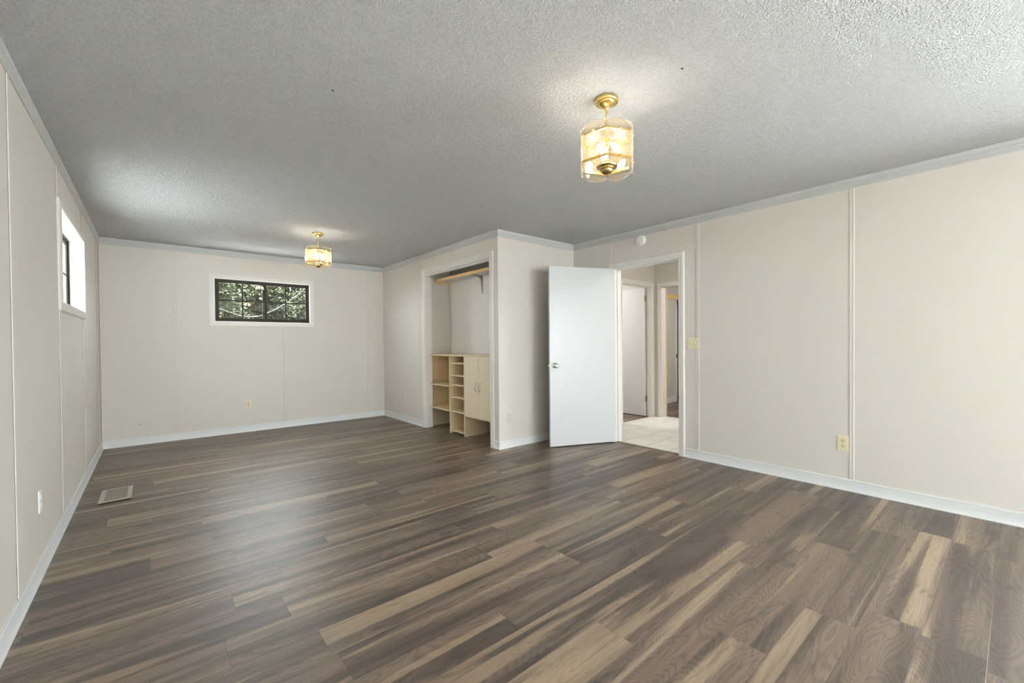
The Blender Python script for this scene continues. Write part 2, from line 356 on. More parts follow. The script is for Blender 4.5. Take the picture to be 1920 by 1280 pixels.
# batten strips over the panel joints
def batten_x(wall, x, y0, side, z0=0.09, z1=H-0.077, wd=0.032, zz=None):      # on a wall facing +-x at plane x
    mb = MB(); s = side
    def P(u, v, t): return (x+s*t, y0+u, v)
    prof = [(-wd/2, 0), (-wd/2+0.0015, 0.004), (-wd/2+0.006, 0.0045), (0, 0.0035), (wd/2-0.006, 0.0045), (wd/2-0.0015, 0.004), (wd/2, 0)]
    mb.prism([(a, b) for a, b in prof], lambda a, b, t: (x+s*b, y0+a, t), z0, z1)
    return mb.build('batten', M['wall'], wall)
def batten_y(wall, y, x0, side, z0=0.09, z1=H-0.077, wd=0.032):
    mb = MB(); s = side
    prof = [(-wd/2, 0), (-wd/2+0.0015, 0.004), (-wd/2+0.006, 0.0045), (0, 0.0035), (wd/2-0.006, 0.0045), (wd/2-0.0015, 0.004), (wd/2, 0)]
    mb.prism(prof, lambda a, b, t: (x0+a, y+s*b, t), z0, z1)
    return mb.build('batten', M['wall'], wall)
def groove_x(wall, x, y0, side, z0, z1):
    return MB().box(min(x, x+side*0.0008), max(x, x+side*0.0008), y0-0.002, y0+0.002, z0, z1).build('joint_gap', M['gap'], wall)
for yy in (-0.48,  0.842, 2.072): batten_x(wall_right, W1, yy, -1)
batten_x(wall_right, W1, 3.135, -1, z0=2.12)
batten_y(wall_back, D1, 0.222, -1); batten_y(wall_back, D1, 2.672, -1)
batten_y(wall_back, D1, 1.446, -1, z1=BW[2]-0.066); batten_y(wall_back, D1, 1.446, -1, z0=BW[3]+0.064)
for yy, z0, z1 in ((-3.32, 0.09, 2.363), (-0.88, 0.09, 2.363), (0.34, 0.09, 2.363), (1.56, 0.09, 2.363), (2.79, 0.09, 2.363), (4.010, 0.09, LW[2]-0.056), (4.010, LW[3]+0.052, 2.363), (5.27, 0.09, LW[2]-0.056), (5.27, LW[3]+0.052, 2.363), (6.49, 0.09, 2.363)):
    batten_x(wall_left, W0, yy+0.018, 1, z0, z1, 0.03); groove_x(wall_left, W0, yy, 1, z0, z1)
MB().box(W0+0.0, W0+0.003, D1-0.001, D1, 0.09, 2.36).build('joint_gap', M['gap'], wall_back)
for yy in (4.64,): batten_x(wall_closet, CX, yy, -1, z0=2.215, wd=0.02)
batten_x(wall_closet, CX, 5.555, -1, z0=0.09, wd=0.02)
batten_x(wall_closet, CX, CY+0.012, -1, z0=0.09, wd=0.024)

# crown moulding and baseboards
crown_prof = [(0.0, H-0.077), (0.006, H-0.077), (0.010, H-0.074), (0.010, H-0.068), (0.007, H-0.066), (0.011, H-0.063), (0.011, H-0.057), (0.008, H-0.055), (0.012, H-0.052), (0.012, H-0.046), (0.009, H-0.044),
              (0.013, H-0.041), (0.013, H-0.034), (0.010, H-0.032), (0.014, H-0.029), (0.015, H-0.003), (0.012, H-0.0005), (0.0, H-0.0005)]
base_prof = [(0, 0.0), (0.016, 0.0), (0.0155, 0.006), (0.011, 0.020), (0.008, 0.040), (0.0075, 0.074), (0.009, 0.078), (0.009, 0.088), (0.007, 0.091), (0, 0.091)]
path = [(W0, L0), (W1, L0), (W1, CY), (CX, CY), (CX, D1), (W0, D1)]
norm = [(0, 1), (-1, 0), (0, -1), (-1, 0), (0, -1), (1, 0)]
n_ = len(path)
mit = []
for i in range(n_):
    a, b = Vector(norm[i-1]), Vector(norm[i]); mit.append(tuple((a+b)/(1+a.dot(b))))
names = ['front', 'right', 'closet_side', 'closet_front', 'back', 'left']
for i in range(n_):
    j = (i+1) % n_
    struct(sweep(crown_prof, path[i], path[j], norm[i], mit[i], mit[j]).build('trim_%d' % (i+1), M['crown']))
def bb(name, A, B, n, mA, mB): struct(sweep(base_prof, A, B, n, mA, mB).build(name, M['base']))
bb('baseboard_front', path[0], path[1], norm[0], mit[0], mit[1])
bb('baseboard_right', path[1], (W1, DO[0]-0.066), norm[1], mit[1], norm[1])
bb('baseboard_right_corner', (W1, DO[1]+0.080), path[2], norm[1], norm[1], mit[2])
bb('baseboard_closet_side', path[2], path[3], norm[2], mit[2], mit[3])
bb('baseboard_closet_corner', path[3], (CX, CO[0]-0.066), norm[3], mit[3], norm[3])
bb('baseboard_closet_front', (CX, CO[1]+0.066), path[4], norm[3], norm[3], mit[4])
bb('baseboard_back', path[4], path[5], norm[4], mit[4], mit[5])
bb('baseboard_left', path[5], path[0], norm[5], mit[5], mit[0])

# ------------------------------------------------------------------ windows
def window(name, u0, u1, v0, v1, fn, depth, cas_w, cas_t, m_cas, wall_t=0.12):
    """fn(u, v, t): t runs from the wall face (0) outwards (negative into the room)."""
    root = struct(empty(name))
    prof = [(0, 0), (0, -cas_t*0.7), (0.006, -cas_t), (cas_w*0.55, -cas_t*0.9), (cas_w-0.008, -cas_t*0.75), (cas_w, -cas_t*0.4), (cas_w, 0)]
    casing(prof, u0, u1, v0, v1, fn).build('casing', m_cas, root)
    def ring(mb, a0, a1, b0, b1, w, t0, t1):
        for q in ((a0, a0+w, b0, b1), (a1-w, a1, b0, b1), (a0+w, a1-w, b0, b0+w), (a0+w, a1-w, b1-w, b1)):
            mb.prism([(q[0], q[2]), (q[1], q[2]), (q[1], q[3]), (q[0], q[3])], fn, t0, t1)
    def bar(mb, a0, a1, b0, b1, t0, t1): mb.prism([(a0, b0), (a1, b0), (a1, b1), (a0, b1)], fn, t0, t1)
    mb = MB(); g = 0.004
    for q in ((u0, u0+g, v0, v1), (u1-g, u1, v0, v1), (u0+g, u1-g, v0, v0+g), (u0+g, u1-g, v1-g, v1)): bar(mb, *q, 0, wall_t-0.002)
    mb.build('jamb_liner', m_cas, root)
    a0, a1, b0, b1 = u0+g, u1-g, v0+g, v1-g
    mb = MB(); ring(mb, a0, a1, b0, b1, 0.020, depth, depth+0.020); mb.build('window_frame', M['bronze'], root)
    mid = (a0+a1)/2
    for k, (s0, s1) in enumerate(((a0+0.020, mid+0.026), (mid-0.026, a1-0.020))):
        d0 = depth+0.001+0.009*k
        mb = MB(); ring(mb, s0, s1, b0+0.020, b1-0.020, 0.026, d0, d0+0.009)
        cu, cv = (s0+s1)/2, (b0+b1)/2; hw_ = 0.009
        bar(mb, cu-hw_, cu+hw_, b0+0.045, b1-0.045, d0+0.002, d0+0.007); bar(mb, s0+0.026, cu-hw_, cv-hw_, cv+hw_, d0+0.002, d0+0.007); bar(mb, cu+hw_, s1-0.026, cv-hw_, cv+hw_, d0+0.002, d0+0.007)
        sash = mb.build('sash', M['bronze'], root)
        mb = MB(); bar(mb, s0+0.024, s1-0.024, b0+0.044, b1-0.044, d0+0.0038, d0+0.0052); mb.build('glass_pane', M['glass'], sash)
    mb = MB(); bar(mb, mid-0.004, mid+0.006, b0+0.30, b0+0.34, depth-0.010, depth+0.001); mb.build('latch', M['bronze'], root)
    return root
window('window_1', BW[0], BW[1], BW[2], BW[3], lambda u, v, t: (u, D1+t, v), 0.030, 0.064, 0.014, M['trim'])
window('window_2', LW[0], LW[1], LW[2], LW[3], lambda u, v, t: (W0-t, u, v), 0.078, 0.062, 0.018, M['trim'], 0.10)
for k, (a_, b_, c_, d_) in enumerate(LWIN[1:]): window('window_%d' % (5+k), a_, b_, c_, d_, lambda u, v, t: (W0-t, u, v), 0.078, 0.062, 0.018, M['trim'], 0.10)  # unseen extra window, added for its daylight
window('window_7', *RW, lambda u, v, t: (W1+t, u, v), 0.078, 0.062, 0.018, M['trim'])  # added behind the camera to light the left wall and ceiling
window('window_3', FW1[0], FW1[1], FW1[2], FW1[3], lambda u, v, t: (u, L0-t, v), 0.04, 0.064, 0.014, M['trim'])  # glazed patio door added out of view as a light opening
window('window_4', FW2[0], FW2[1], FW2[2], FW2[3], lambda u, v, t: (u, L0-t, v), 0.04, 0.064, 0.014, M['trim'])  # another light opening added out of view

# ------------------------------------------------------------------ door frames
cas_prof = [(0.0, 0), (0.0, 0.010), (0.010, 0.013), (0.022, 0.012), (0.026, 0.015), (0.050, 0.017), (0.058, 0.015), (0.064, 0.008), (0.064, 0)]
fr = struct(empty('trim_7'))
casing(cas_prof, DO[0]+0.004, DO[1]-0.004+0.012, 0, DO[2], lambda u, v, t: (W1-t, u, v), 'LTR').build('casing', M['doortrim'], fr)
mb = MB(); mb.box(W1, W1+T, DO[0], DO[0]+0.006, 0, DO[2]); mb.box(W1, W1+T, DO[1]-0.006, DO[1], 0, DO[2]); mb.box(W1, W1+T, DO[0]+0.006, DO[1]-0.006, DO[2]-0.006, DO[2])
mb.box(W1+0.04, W1+0.075, DO[0]+0.006, DO[0]+0.017, 0, DO[2]-0.006); mb.box(W1+0.04, W1+0.075, DO[1]-0.017, DO[1]-0.006, 0, DO[2]-0.006); mb.box(W1+0.04, W1+0.075, DO[0]+0.017, DO[1]-0.017, DO[2]-0.017, DO[2]-0.006)
mb.build('door_jamb', M['doortrim'], fr)
casing(cas_prof, DO[0]+0.004, DO[1]-0.004, 0, DO[2], lambda u, v, t: (W1+T+t, u, v), 'LTR').build('casing', M['doortrim'], fr)
struct(MB().prism([(0, 0), (0.044, 0), (0.038, 0.006), (0.006, 0.006)], lambda u, v, t: (W1+0.012+u, t, v), DO[0]+0.006, DO[1]-0.006).build('threshold', M['threshold']), )

# closet opening casing: fluted boards with corner blocks
fr = struct(empty('trim_8'))
flute = [(0.0, 0), (0.0, 0.012), (0.006, 0.015), (0.016, 0.015), (0.020, 0.011), (0.026, 0.011), (0.030, 0.015), (0.036, 0.015), (0.040, 0.011), (0.046, 0.011), (0.050, 0.015), (0.060, 0.015), (0.066, 0.012), (0.066, 0)]
mb = MB(); mb.prism(flute, lambda a, b, t: (CX-b, CO[0]-a, t), 0, CO[2]); mb.build('casing', M['trim'], fr)
mb = MB(); mb.prism(flute, lambda a, b, t: (CX-b, CO[1]+a, t), 0, CO[2]); mb.build('casing', M['trim'], fr)
mb = MB(); mb.prism(flute, lambda a, b, t: (CX-b, t, CO[2]+a), CO[0], CO[1]); mb.build('casing', M['trim'], fr)
for yc in (CO[0]-0.033, CO[1]+0.033):
    mb = MB(); mb.box(CX-0.020, CX, yc-0.037, yc+0.037, CO[2]-0.002, CO[2]+0.072)
    mb.lathe([(0.026, 0), (0.026, 0.002), (0.020, 0.003), (0.018, 0.0005), (0.010, 0.0005), (0.008, 0.004), (0.001, 0.004)], 24, (CX-0.020, yc, CO[2]+0.035), '-x'); mb.build('corner_block', M['trim'], fr)
mb = MB(); mb.box(CX, CX+0.10, CO[0], CO[0]+0.005, 0, CO[2]); mb.box(CX, CX+0.10, CO[1]-0.005, CO[1], 0, CO[2]); mb.box(CX, CX+0.10, CO[0]+0.005, CO[1]-0.005, CO[2]-0.005, CO[2]); mb.build('door_jamb', M['trim'], fr)
mb = MB(); mb.box(CX+0.02, CX+0.06, CO[0]+0.005, CO[1]-0.005, CO[2]-0.022, CO[2]-0.005); mb.build('sliding_track', M['shelfwhite'], fr)

# ------------------------------------------------------------------ the open bedroom door
def door(name, loc, ang, width, height, label, knob=True, vis=1, hinges=True, z0=0.012, th=0.035, back=1):
    """Leaf from the hinge along local +x, thickness on +y."""
    root = struct(empty(name, loc, ang), label)
    MB().box(0, width, 0, th, z0, z0+height).build('leaf', M['door'], root, bevel=0.0015)
    if knob:
        kz, kx = 0.925, width-0.062
        for s, y in ((-1, 0), (1, th)):
            mb = MB(); q = lambda r, h: (r, h)
            prof = [(0.031, 0), (0.031, 0.003), (0.027, 0.008), (0.013, 0.011), (0.012, 0.030), (0.018, 0.034), (0.025, 0.040), (0.028, 0.048), (0.026, 0.056), (0.020, 0.061), (0.008, 0.062), (0.001, 0.0615)]
            pts = []
            mb.lathe(prof if s < 0 else prof, 28, (0, 0, 0), '-y')
            if s > 0: mb.v = [(a, -b, c) for a, b, c in mb.v]
            mb.v = [(a+kx, b+y, c+kz) for a, b, c in mb.v]
            mb.build('knob', M['chrome'], root, smooth=True)
        mb = MB(); mb.box(width, width+0.0015, 0.006, th-0.006, kz-0.028, kz+0.028); mb.build('latch_plate', M['nickel'], root)
        mb = MB(); mb.box(width+0.0015, width+0.011, 0.012, th-0.012, kz-0.009, kz+0.009); mb.build('latch_bolt', M['nickel'], root, bevel=0.002)
    if hinges:
        for hz in (0.24, height-0.20):
            mb = MB(); yb = th+0.004 if back > 0 else -0.004
            mb.lathe([(0.0065, 0), (0.0065, 0.089)], 14, (0.002, yb, hz)); mb.lathe([(0.004, 0), (0.007, 0.003), (0.002, 0.009)], 14, (0.002, yb, hz+0.089))
            mb.box(-0.002, -0.0002, 0.004, th, hz, hz+0.089); mb.build('hinge', M['darkbrass'], root, smooth=True)
    return root
p_hinge, p_free = Vector((4.160, 3.064)), Vector((3.404, 3.387))
ang = math.atan2(p_free.y-p_hinge.y, p_free.x-p_hinge.x)
# visible face is the one towards the camera: leaf thickness lies behind it
dirv = (p_free-p_hinge).normalized(); left = Vector((-dirv.y, dirv.x))    # local +y = away from the camera? resolved below
if left.dot(Vector((-1, -1))) > 0:
    off = -0.035
else: off = 0.0
door('door_1', (p_hinge.x+left.x*off, p_hinge.y+left.y*off, 0), ang, 0.822, 2.030, None, back=-1 if off < 0 else 1)

# ------------------------------------------------------------------ hall and rooms beyond
HX, HN, HS, XE = 6.08, 3.72, 0.3, 8.9
NO = (5.225, 5.985, 2.045)                 # doorway in hall end wall (x0 x1 top)
EO = (2.84, 3.600, 2.035)                  # doorway in hall far wall (y0 y1 top)
struct(MB().box(W1+0.02, HX+T, HS, HN+0.02, -0.10, 0.0).build('floor_hall', M['tile']))
struct(MB().box(W1+0.02, XE, HN+0.02, D1+T, -0.10, 0.0).build('floor_far_bedroom', M['floor']))
struct(MB().box(HX+T, XE, HS, HN+0.02, -0.10, 0.0).build('floor_side_room', M['floor']))
struct(MB().box(W1+T, XE, HS-0.1, D1+T, H, H+0.10).build('ceiling_hall', M['white']))
mb = MB(); mb.box(W1+T, NO[0], HN, HN+T, 0, H); mb.box(NO[1], HX, HN, HN+T, 0, H); mb.box(NO[0], NO[1], HN, HN+T, NO[2], H); struct(mb.build('wall_hall_end', M['hallwall']))
mb = MB(); mb.box(HX, HX+T, HS, EO[0], 0, H); mb.box(HX, HX+T, EO[1], 6.0, 0, H); mb.box(HX, HX+T, EO[0], EO[1], EO[2], H); struct(mb.build('wall_hall_far', M['hallwall']))
struct(MB().box(W1+T, XE, HS-0.1, HS, 0, H).build('wall_hall_near', M['hallwall']))
mb = MB(); mb.box(W1+T, HX, 6.0, 6.1, 0, H); mb.box(W1+0.02, W1+T, CY+0.1, 6.1, 0, H); struct(mb.build('wall_far_bedroom', M['wall']))
mb = MB(); mb.box(XE, XE+0.1, HS, 4.45, 0, H); mb.box(HX+T, 7.90, 4.35, 4.45, 0, H); mb.box(8.66, XE, 4.35, 4.45, 0, H); mb.box(7.90, 8.66, 4.35, 4.45, 2.04, H); mb.box(HX+T, XE, 5.6, 5.7, 0, H); mb.box(XE, XE+0.1, 4.45, 5.7, 0, H); struct(mb.build('wall_side_room', M['hallwall']))
fr = struct(empty('trim_9'))
casing(cas_prof, NO[0], NO[1], 0, NO[2], lambda u, v, t: (u, HN-t, v), 'LTR').build('casing', M['doortrim'], fr)
mb = MB(); mb.box(NO[0], NO[0]+0.006, HN, HN+T, 0, NO[2]); mb.box(NO[1]-0.006, NO[1], HN, HN+T, 0, NO[2]); mb.box(NO[0]+0.006, NO[1]-0.006, HN, HN+T, NO[2]-0.006, NO[2]); mb.box(NO[1]-0.017, NO[1]-0.006, HN+0.03, HN+0.065, 0, NO[2]-0.006); mb.box(NO[0]+0.006, NO[1]-0.017, HN+0.03, HN+0.065, NO[2]-0.017, NO[2]-0.006); mb.build('door_jamb', M['doortrim'], fr)
fr = struct(empty('trim_10'))
casing(cas_prof, EO[0], EO[1], 0, EO[2], lambda u, v, t: (HX-t, u, v), 'LTR').build('casing', M['doortrim'], fr)
mb = MB(); mb.box(HX, HX+T, EO[0], EO[0]+0.006, 0, EO[2]); mb.box(HX, HX+T, EO[1]-0.006, EO[1], 0, EO[2]); mb.box(HX, HX+T, EO[0]+0.006, EO[1]-0.006, EO[2]-0.006, EO[2]); mb.build('door_jamb', M['doortrim'], fr)
MB().box(HX+T, HX+T+0.018, EO[1]-0.012, EO[1]+0.06, 0, EO[2]).build('raw_wood_edge', M['pine'], fr)
MB().box(HX+T+0.018, HX+T+0.021, EO[1]-0.010, EO[1]+0.016, 1.16, 1.25).build('strike_plate', M['bronze'], fr)
fr = struct(empty('trim_11'))
casing(cas_prof, 7.90, 8.66, 0, 2.0, lambda u, v, t: (u, 4.35-t, v), 'LTR').build('casing', M['doortrim'], fr)
MB().box(7.90, 7.906, 4.35, 4.45, 0, 2.04).build('door_jamb', M['doortrim'], fr)
MB().box(7.855, 7.875, 4.325, 4.334, 0.86, 0.94).build('strike_plate', M['bronze'], fr)
struct(MB().box(HX+T, 7.835, 4.334, 4.35, 0, 0.11).build('baseboard_side_room', M['base']))
tag(MB().box(6.9, 8.75, 4.318, 4.332, 1.998, 2.09).build('wood_board', M['pine']), 'raw orange pine board nailed across the top of the far inner doorway', 'board')
door('door_2', (NO[1]-0.022, HN+0.080, 0), R(90), 0.75, 2.018, None, knob=False, back=-1)
# dome lights added out of the picture to brighten the hall and rooms beyond
for nm, x, y, e in (('added_dome_light', 5.2, 1.6, 'over the tiled hall'), ('added_dome_light', 5.1, 5.0, 'in the bedroom behind the second white door'), ('added_dome_light', 7.4, 2.6, 'in the side room past the hall')):
    r_ = tag(empty(nm, (x, y, H)), 'unseen white dome light added '+e, 'ceiling light', 'added dome lights beyond the doorway')
    MB().lathe([(0.15, 0), (0.15, -0.018), (0.14, -0.02)], 32).build('base_ring', M['white'], r_)
    MB().lathe([(0.135, -0.018), (0.125, -0.045), (0.09, -0.07), (0.04, -0.083), (0.002, -0.085)], 32).build('dome', M['dome'], r_, smooth=True)

# ------------------------------------------------------------------ closet: shelf, rod rail, three storage units
root = tag(empty('closet_shelf', (CB, 4.67, 2.09)), 'white closet shelf with a yellow pine front rail under the closet header', 'shelf')
MB().box(-0.235, 0, CY+0.10-4.67, CL-4.67, 0.0, 0.018).build('shelf_board', M['shelfwhite'], root, bevel=0.001)
MB().box(-0.255, -0.235, CY+0.10-4.67, CL-4.67, -0.018, 0.020).build('front_rail', M['pine'], root, bevel=0.003)
MB().box(-0.235, 0, CL-4.67-0.018, CL-4.67, -0.030, 0.0).build('end_cleat', M['pine'], root, bevel=0.001)
mb = MB(); y = 4.647-4.67
mb.box(-0.004, 0, y-0.012, y+0.012, -0.245, -0.002); mb.box(-0.21, -0.004, y-0.012, y+0.012, -0.005, -0.001)
mb.prism([(-0.004, -0.24), (-0.004, -0.004), (-0.20, -0.005), (-0.14, -0.010), (-0.07, -0.022), (-0.030, -0.05), (-0.018, -0.10), (-0.010, -0.18)], lambda a, b, t: (a, t, b), y-0.0015, y+0.0015)
mb.build('bracket', M['greymetal'], root)

XF, TH = 3.002, 0.016
def board(parent, name, x0, x1, y0, y1, z0, z1, m): return MB().box(x0, x1, y0, y1, z0, z1).build(name, m, parent, bevel=0.0008)
DP = 0.345
# open shelf unit
u = tag(empty('open_shelf_unit', (XF, 5.155, 0)), 'pale maple open shelf unit with two wide shelves against the closet end', 'shelf unit')
board(u, 'side_panel', 0, DP, 0.293, 0.309, 0, 1.016, M['maple'])
board(u, 'top_panel', -0.004, DP, -0.291, 0.309, 1.016, 1.034, M['mapleh'])
board(u, 'shelf', 0.006, DP, -0.291, 0.293, 0.605, 0.621, M['mapleh'])
board(u, 'shelf', 0.006, DP, -0.291, 0.293, 0.280, 0.297, M['mapleh'])
board(u, 'back_panel', DP, DP+0.006, -0.291, 0.309, 0.28, 1.034, M['maple'])
# cubby tower
u = tag(empty('cubby_tower', (XF, 4.682, 0)), 'narrow pale maple cubby tower between the open shelves and the doored cabinet', 'shelf unit')
board(u, 'side_panel', 0, DP, 0.162, 0.180, 0, 1.016, M['maple'])
board(u, 'side_panel', 0, DP, -0.180, -0.162, 0, 1.016, M['maple'])
board(u, 'top_panel', -0.004, DP, -0.180, 0.180, 1.016, 1.034, M['mapleh'])
for z in (0.918, 0.757, 0.632, 0.470, 0.284, 0.030): board(u, 'shelf', 0.008, DP, -0.162, 0.162, z-0.001, z+0.015, M['mapleh'])
board(u, 'back_panel', DP, DP+0.006, -0.180, 0.180, 0, 1.034, M['maple'])
MB().lathe([(0.004, 0), (0.004, 0.014), (0.001, 0.016)], 12, (0.05, 0.1805, 0.745)).build('peg', M['white'], u)
# cabinet with two doors
u = tag(empty('maple_cabinet', (XF, 4.20, 0)), 'pale maple cabinet with two plain doors hung off the floor in the closet', 'cabinet')
y0, y1 = 3.88-4.20, 4.500-4.20
board(u, 'top_panel', -0.004, DP, y0, y1, 1.026, 1.043, M['mapleh'])
mb = MB(); mb.box(0.018, DP, y0, y1, 0.254, 0.270); mb.box(0.018, DP, y0, y0+0.016, 0.27, 1.026); mb.box(0.018, DP, y1-0.016, y1, 0.27, 1.026); mb.box(DP-0.006, DP, y0+0.016, y1-0.016, 0.27, 1.026); mb.build('body', M['maple'], u)
for a, b, hy in ((0.003, y1-0.002, 0.043), (y0+0.002, 0.000, -0.037)):
    d = board(u, 'door', -0.002, 0.016, a, b, 0.266, 1.023, M['mapledoor'])
    mb = MB(); pts = []
    for k in range(13):
        t = k/12; z = 0.597+0.108*t; pts.append((-0.002-0.026*math.sin(math.pi*min(1, max(0, t)))**0.55, hy, z))
    mb.tube(pts, 0.0042, 10)
    for z in (0.597, 0.705): mb.lathe([(0.008, 0), (0.008, 0.003), (0.005, 0.006)], 16, (-0.002, hy, z), '-x')
    mb.build('handle', M['nickel'], d, smooth=True)

# ------------------------------------------------------------------ lanterns
def lantern():
    root = empty('pendant_lantern', (0, 0, H))
    MB().lathe([(0.058, 0), (0.0605, -0.004), (0.0605, -0.016), (0.058, -0.020), (0.050, -0.0215), (0.049, -0.019), (0.045, -0.019), (0.044, -0.024), (0.036, -0.032), (0.024, -0.040), (0.015, -0.046), (0.009, -0.054), (0.009, -0.060), (0.002, -0.063)], 40).build('canopy', M['brass'], root, smooth=True)
    mb = MB()      # chain links with a wire threaded through
    for k in range(5):
        z = -0.064-k*0.0225; pts = []
        for j in range(14):
            a = 2*math.pi*j/14; u, v = 0.0065*math.cos(a), 0.0145*math.sin(a)
            pts.append((u if k % 2 else 0, 0 if k % 2 else u, z-0.011+v))
        mb.tube(pts, 0.0019, 6, closed=True)
    mb.tube([(0.001*math.sin(i*1.3), 0.0015*math.cos(i*1.7), -0.055-i*0.0125) for i in range(12)], 0.0016, 6)
    mb.build('chain', M['brass'], root, smooth=True)
    RB = 0.142; zt, zb = -0.204, -0.336
    hexv = [(math.cos(R(60*k)), math.sin(R(60*k))) for k in range(6)]
    for z in (zt, zb):
        mb = MB(); hh = 0.0055; r0, r1 = RB-0.012, RB-0.004
        for k in range(6):
            a, b = hexv[k], hexv[(k+1) % 6]
            vs = [(a[0]*r, a[1]*r, z+s*hh) for s in (-1, 1) for r in (r0, r1)]+[(b[0]*r, b[1]*r, z+s*hh) for s in (-1, 1) for r in (r0, r1)]
            mb.add(vs, [(0, 1, 5, 4), (2, 6, 7, 3), (1, 3, 7, 5), (0, 4, 6, 2)])
            mx, my = (a[0]+b[0])/2, (a[1]+b[1])/2; l = math.hypot(mx, my); nx, ny = mx/l, my/l
            mb.tube([(nx*(RB*0.866-0.006), ny*(RB*0.866-0.006), z), (nx*(RB*0.866+0.010), ny*(RB*0.866+0.010), z), (nx*(RB*0.866+0.013), ny*(RB*0.866+0.013), z)], [0.003, 0.0042, 0.002], 8)
        mb.build('band', M['brass'], root)
    # three arms holding the upper band to the stem
    mb = MB()
    for k in range(3):
        a = hexv[2*k]; mb.tube([(a[0]*0.006, a[1]*0.006, zt+0.010), (a[0]*0.07, a[1]*0.07, zt+0.012), (a[0]*(RB-0.008), a[1]*(RB-0.008), zt+0.002)], 0.0028, 8)
    mb.build('spider_arm', M['brass'], root, smooth=True)
    # stem, hub and bottom bowl
    MB().lathe([(0.004, -0.181), (0.008, -0.185), (0.008, -0.197), (0.013, -0.201), (0.013, -0.209), (0.007, -0.210), (0.007, -0.211), (0.021, -0.212), (0.022, -0.222), (0.008, -0.226), (0.008, -0.350), (0.001, -0.351)], 24).build('stem', M['brass'], root, smooth=True)
    MB().lathe([(0.006, -0.337), (0.046, -0.341), (0.054, -0.346), (0.052, -0.351), (0.038, -0.353), (0.037, -0.361), (0.031, -0.363), (0.030, -0.371), (0.022, -0.381), (0.010, -0.386), (0.006, -0.388), (0.006, -0.394), (0.002, -0.398)], 36).build('bottom_bowl', M['darkbrass'], root, smooth=True)
    # scalloped glass panels with an etched lily
    ap = RB*0.866+0.001; hw = RB/2-0.002
    top, bot, sh = zt+0.013, zb-0.013, 0.033
    outline = []
    for j in range(19):
        a = math.pi*j/18; outline.append((hw*math.cos(a), top+sh*math.sin(a)))
    for j in range(19):
        a = math.pi+math.pi*j/18; outline.append((hw*math.cos(a), bot+sh*math.sin(a)))
    zc = (top+bot)/2
    def petal(cx, cz, an, ln, wd):
        P = []
        for j in range(9):
            t = j/8; P.append((t*ln, wd*math.sin(math.pi*t)**0.8))
        for j in range(7, 0, -1):
            t = j/8; P.append((t*ln, -wd*math.sin(math.pi*t)**0.8))
        ca, sa = math.cos(an), math.sin(an); return [(cx+p*ca-q*sa, cz+p*sa+q*ca) for p, q in P]
    etch = [petal(0.0, zc+0.030, R(d), ln, wd) for d, ln, wd in ((90, 0.045, 0.011), (35, 0.042, 0.010), (145, 0.042, 0.010), (-20, 0.040, 0.009), (200, 0.040, 0.009), (-62, 0.038, 0.008), (242, 0.038, 0.008))]
    etch += [petal(0.0, zc+0.022, R(-95), 0.085, 0.0025), petal(-0.004, zc-0.020, R(-130), 0.045, 0.008), petal(-0.004, zc-0.030, R(-50), 0.045, 0.008)]
    for k in range(6):
        an = R(60*k+30); nx, ny = math.cos(an), math.sin(an); tx, ty = -ny, nx
        fn = lambda u, v, t: (nx*(ap+t)+tx*u, ny*(ap+t)+ty*u, v)
        mb = MB(); n = len(outline)
        mb.add([fn(u, v, 0) for u, v in outline]+[fn(u, v, 0.004) for u, v in outline], [tuple(range(n))[::-1], tuple(range(n, 2*n))])
        mb.cur = 2; mb.add([fn(u, v, t) for t in (0, 0.004) for u, v in outline], [(i, (i+1) % n, n+(i+1) % n, n+i) for i in range(n)])
        mb.cur = 1
        for i, P in enumerate(etch): mb.add([fn(u, v, 0.0044+0.0001*i) for u, v in P], [tuple(range(len(P)))])
        mb.build('glass_panel', [M['amber'], M['etch'], M['edge']], root)
    # three candle bulbs leaning out from the hub
    for k in range(3):
        an = R(120*k+78); ca, sa = math.cos(an), math.sin(an); tilt = R(35)
        ax = Vector((ca*math.sin(tilt), sa*math.sin(tilt), -math.cos(tilt))); p0 = Vector((ca*0.016, sa*0.016, -0.214))
        def along(prof, mb): mb.tube([p0+ax*h for r, h in prof], [r for r, h in prof], 16)
        mb = MB(); along([(0.009, 0), (0.011, 0.002), (0.011, 0.022), (0.009, 0.025)], mb); mb.build('socket', M['brass'], root, smooth=True)
        mb = MB(); along([(0.006, 0.025), (0.008, 0.028), (0.013, 0.038), (0.0165, 0.048), (0.016, 0.058), (0.012, 0.070), (0.006, 0.082), (0.0015, 0.090)], mb); mb.build('bulb', M['bulb'], root, smooth=True)
    return root
L1 = lantern(); L2 = copy_tree(L1)
L1.location = (1.811, 1.378, H); L1.rotation_euler.z = R(37.27+180+0)
L2.location = (1.444, 5.100, H); L2.rotation_euler.z = math.atan2(-5.1, -1.444)+R(10)
tag(L1, 'brass and amber glass hanging lantern nearer the camera, above the open floor', 'ceiling lamp', 'brass pendant lanterns')
tag(L2, 'brass and amber glass hanging lantern near the back wall window', 'ceiling lamp', 'brass pendant lanterns')

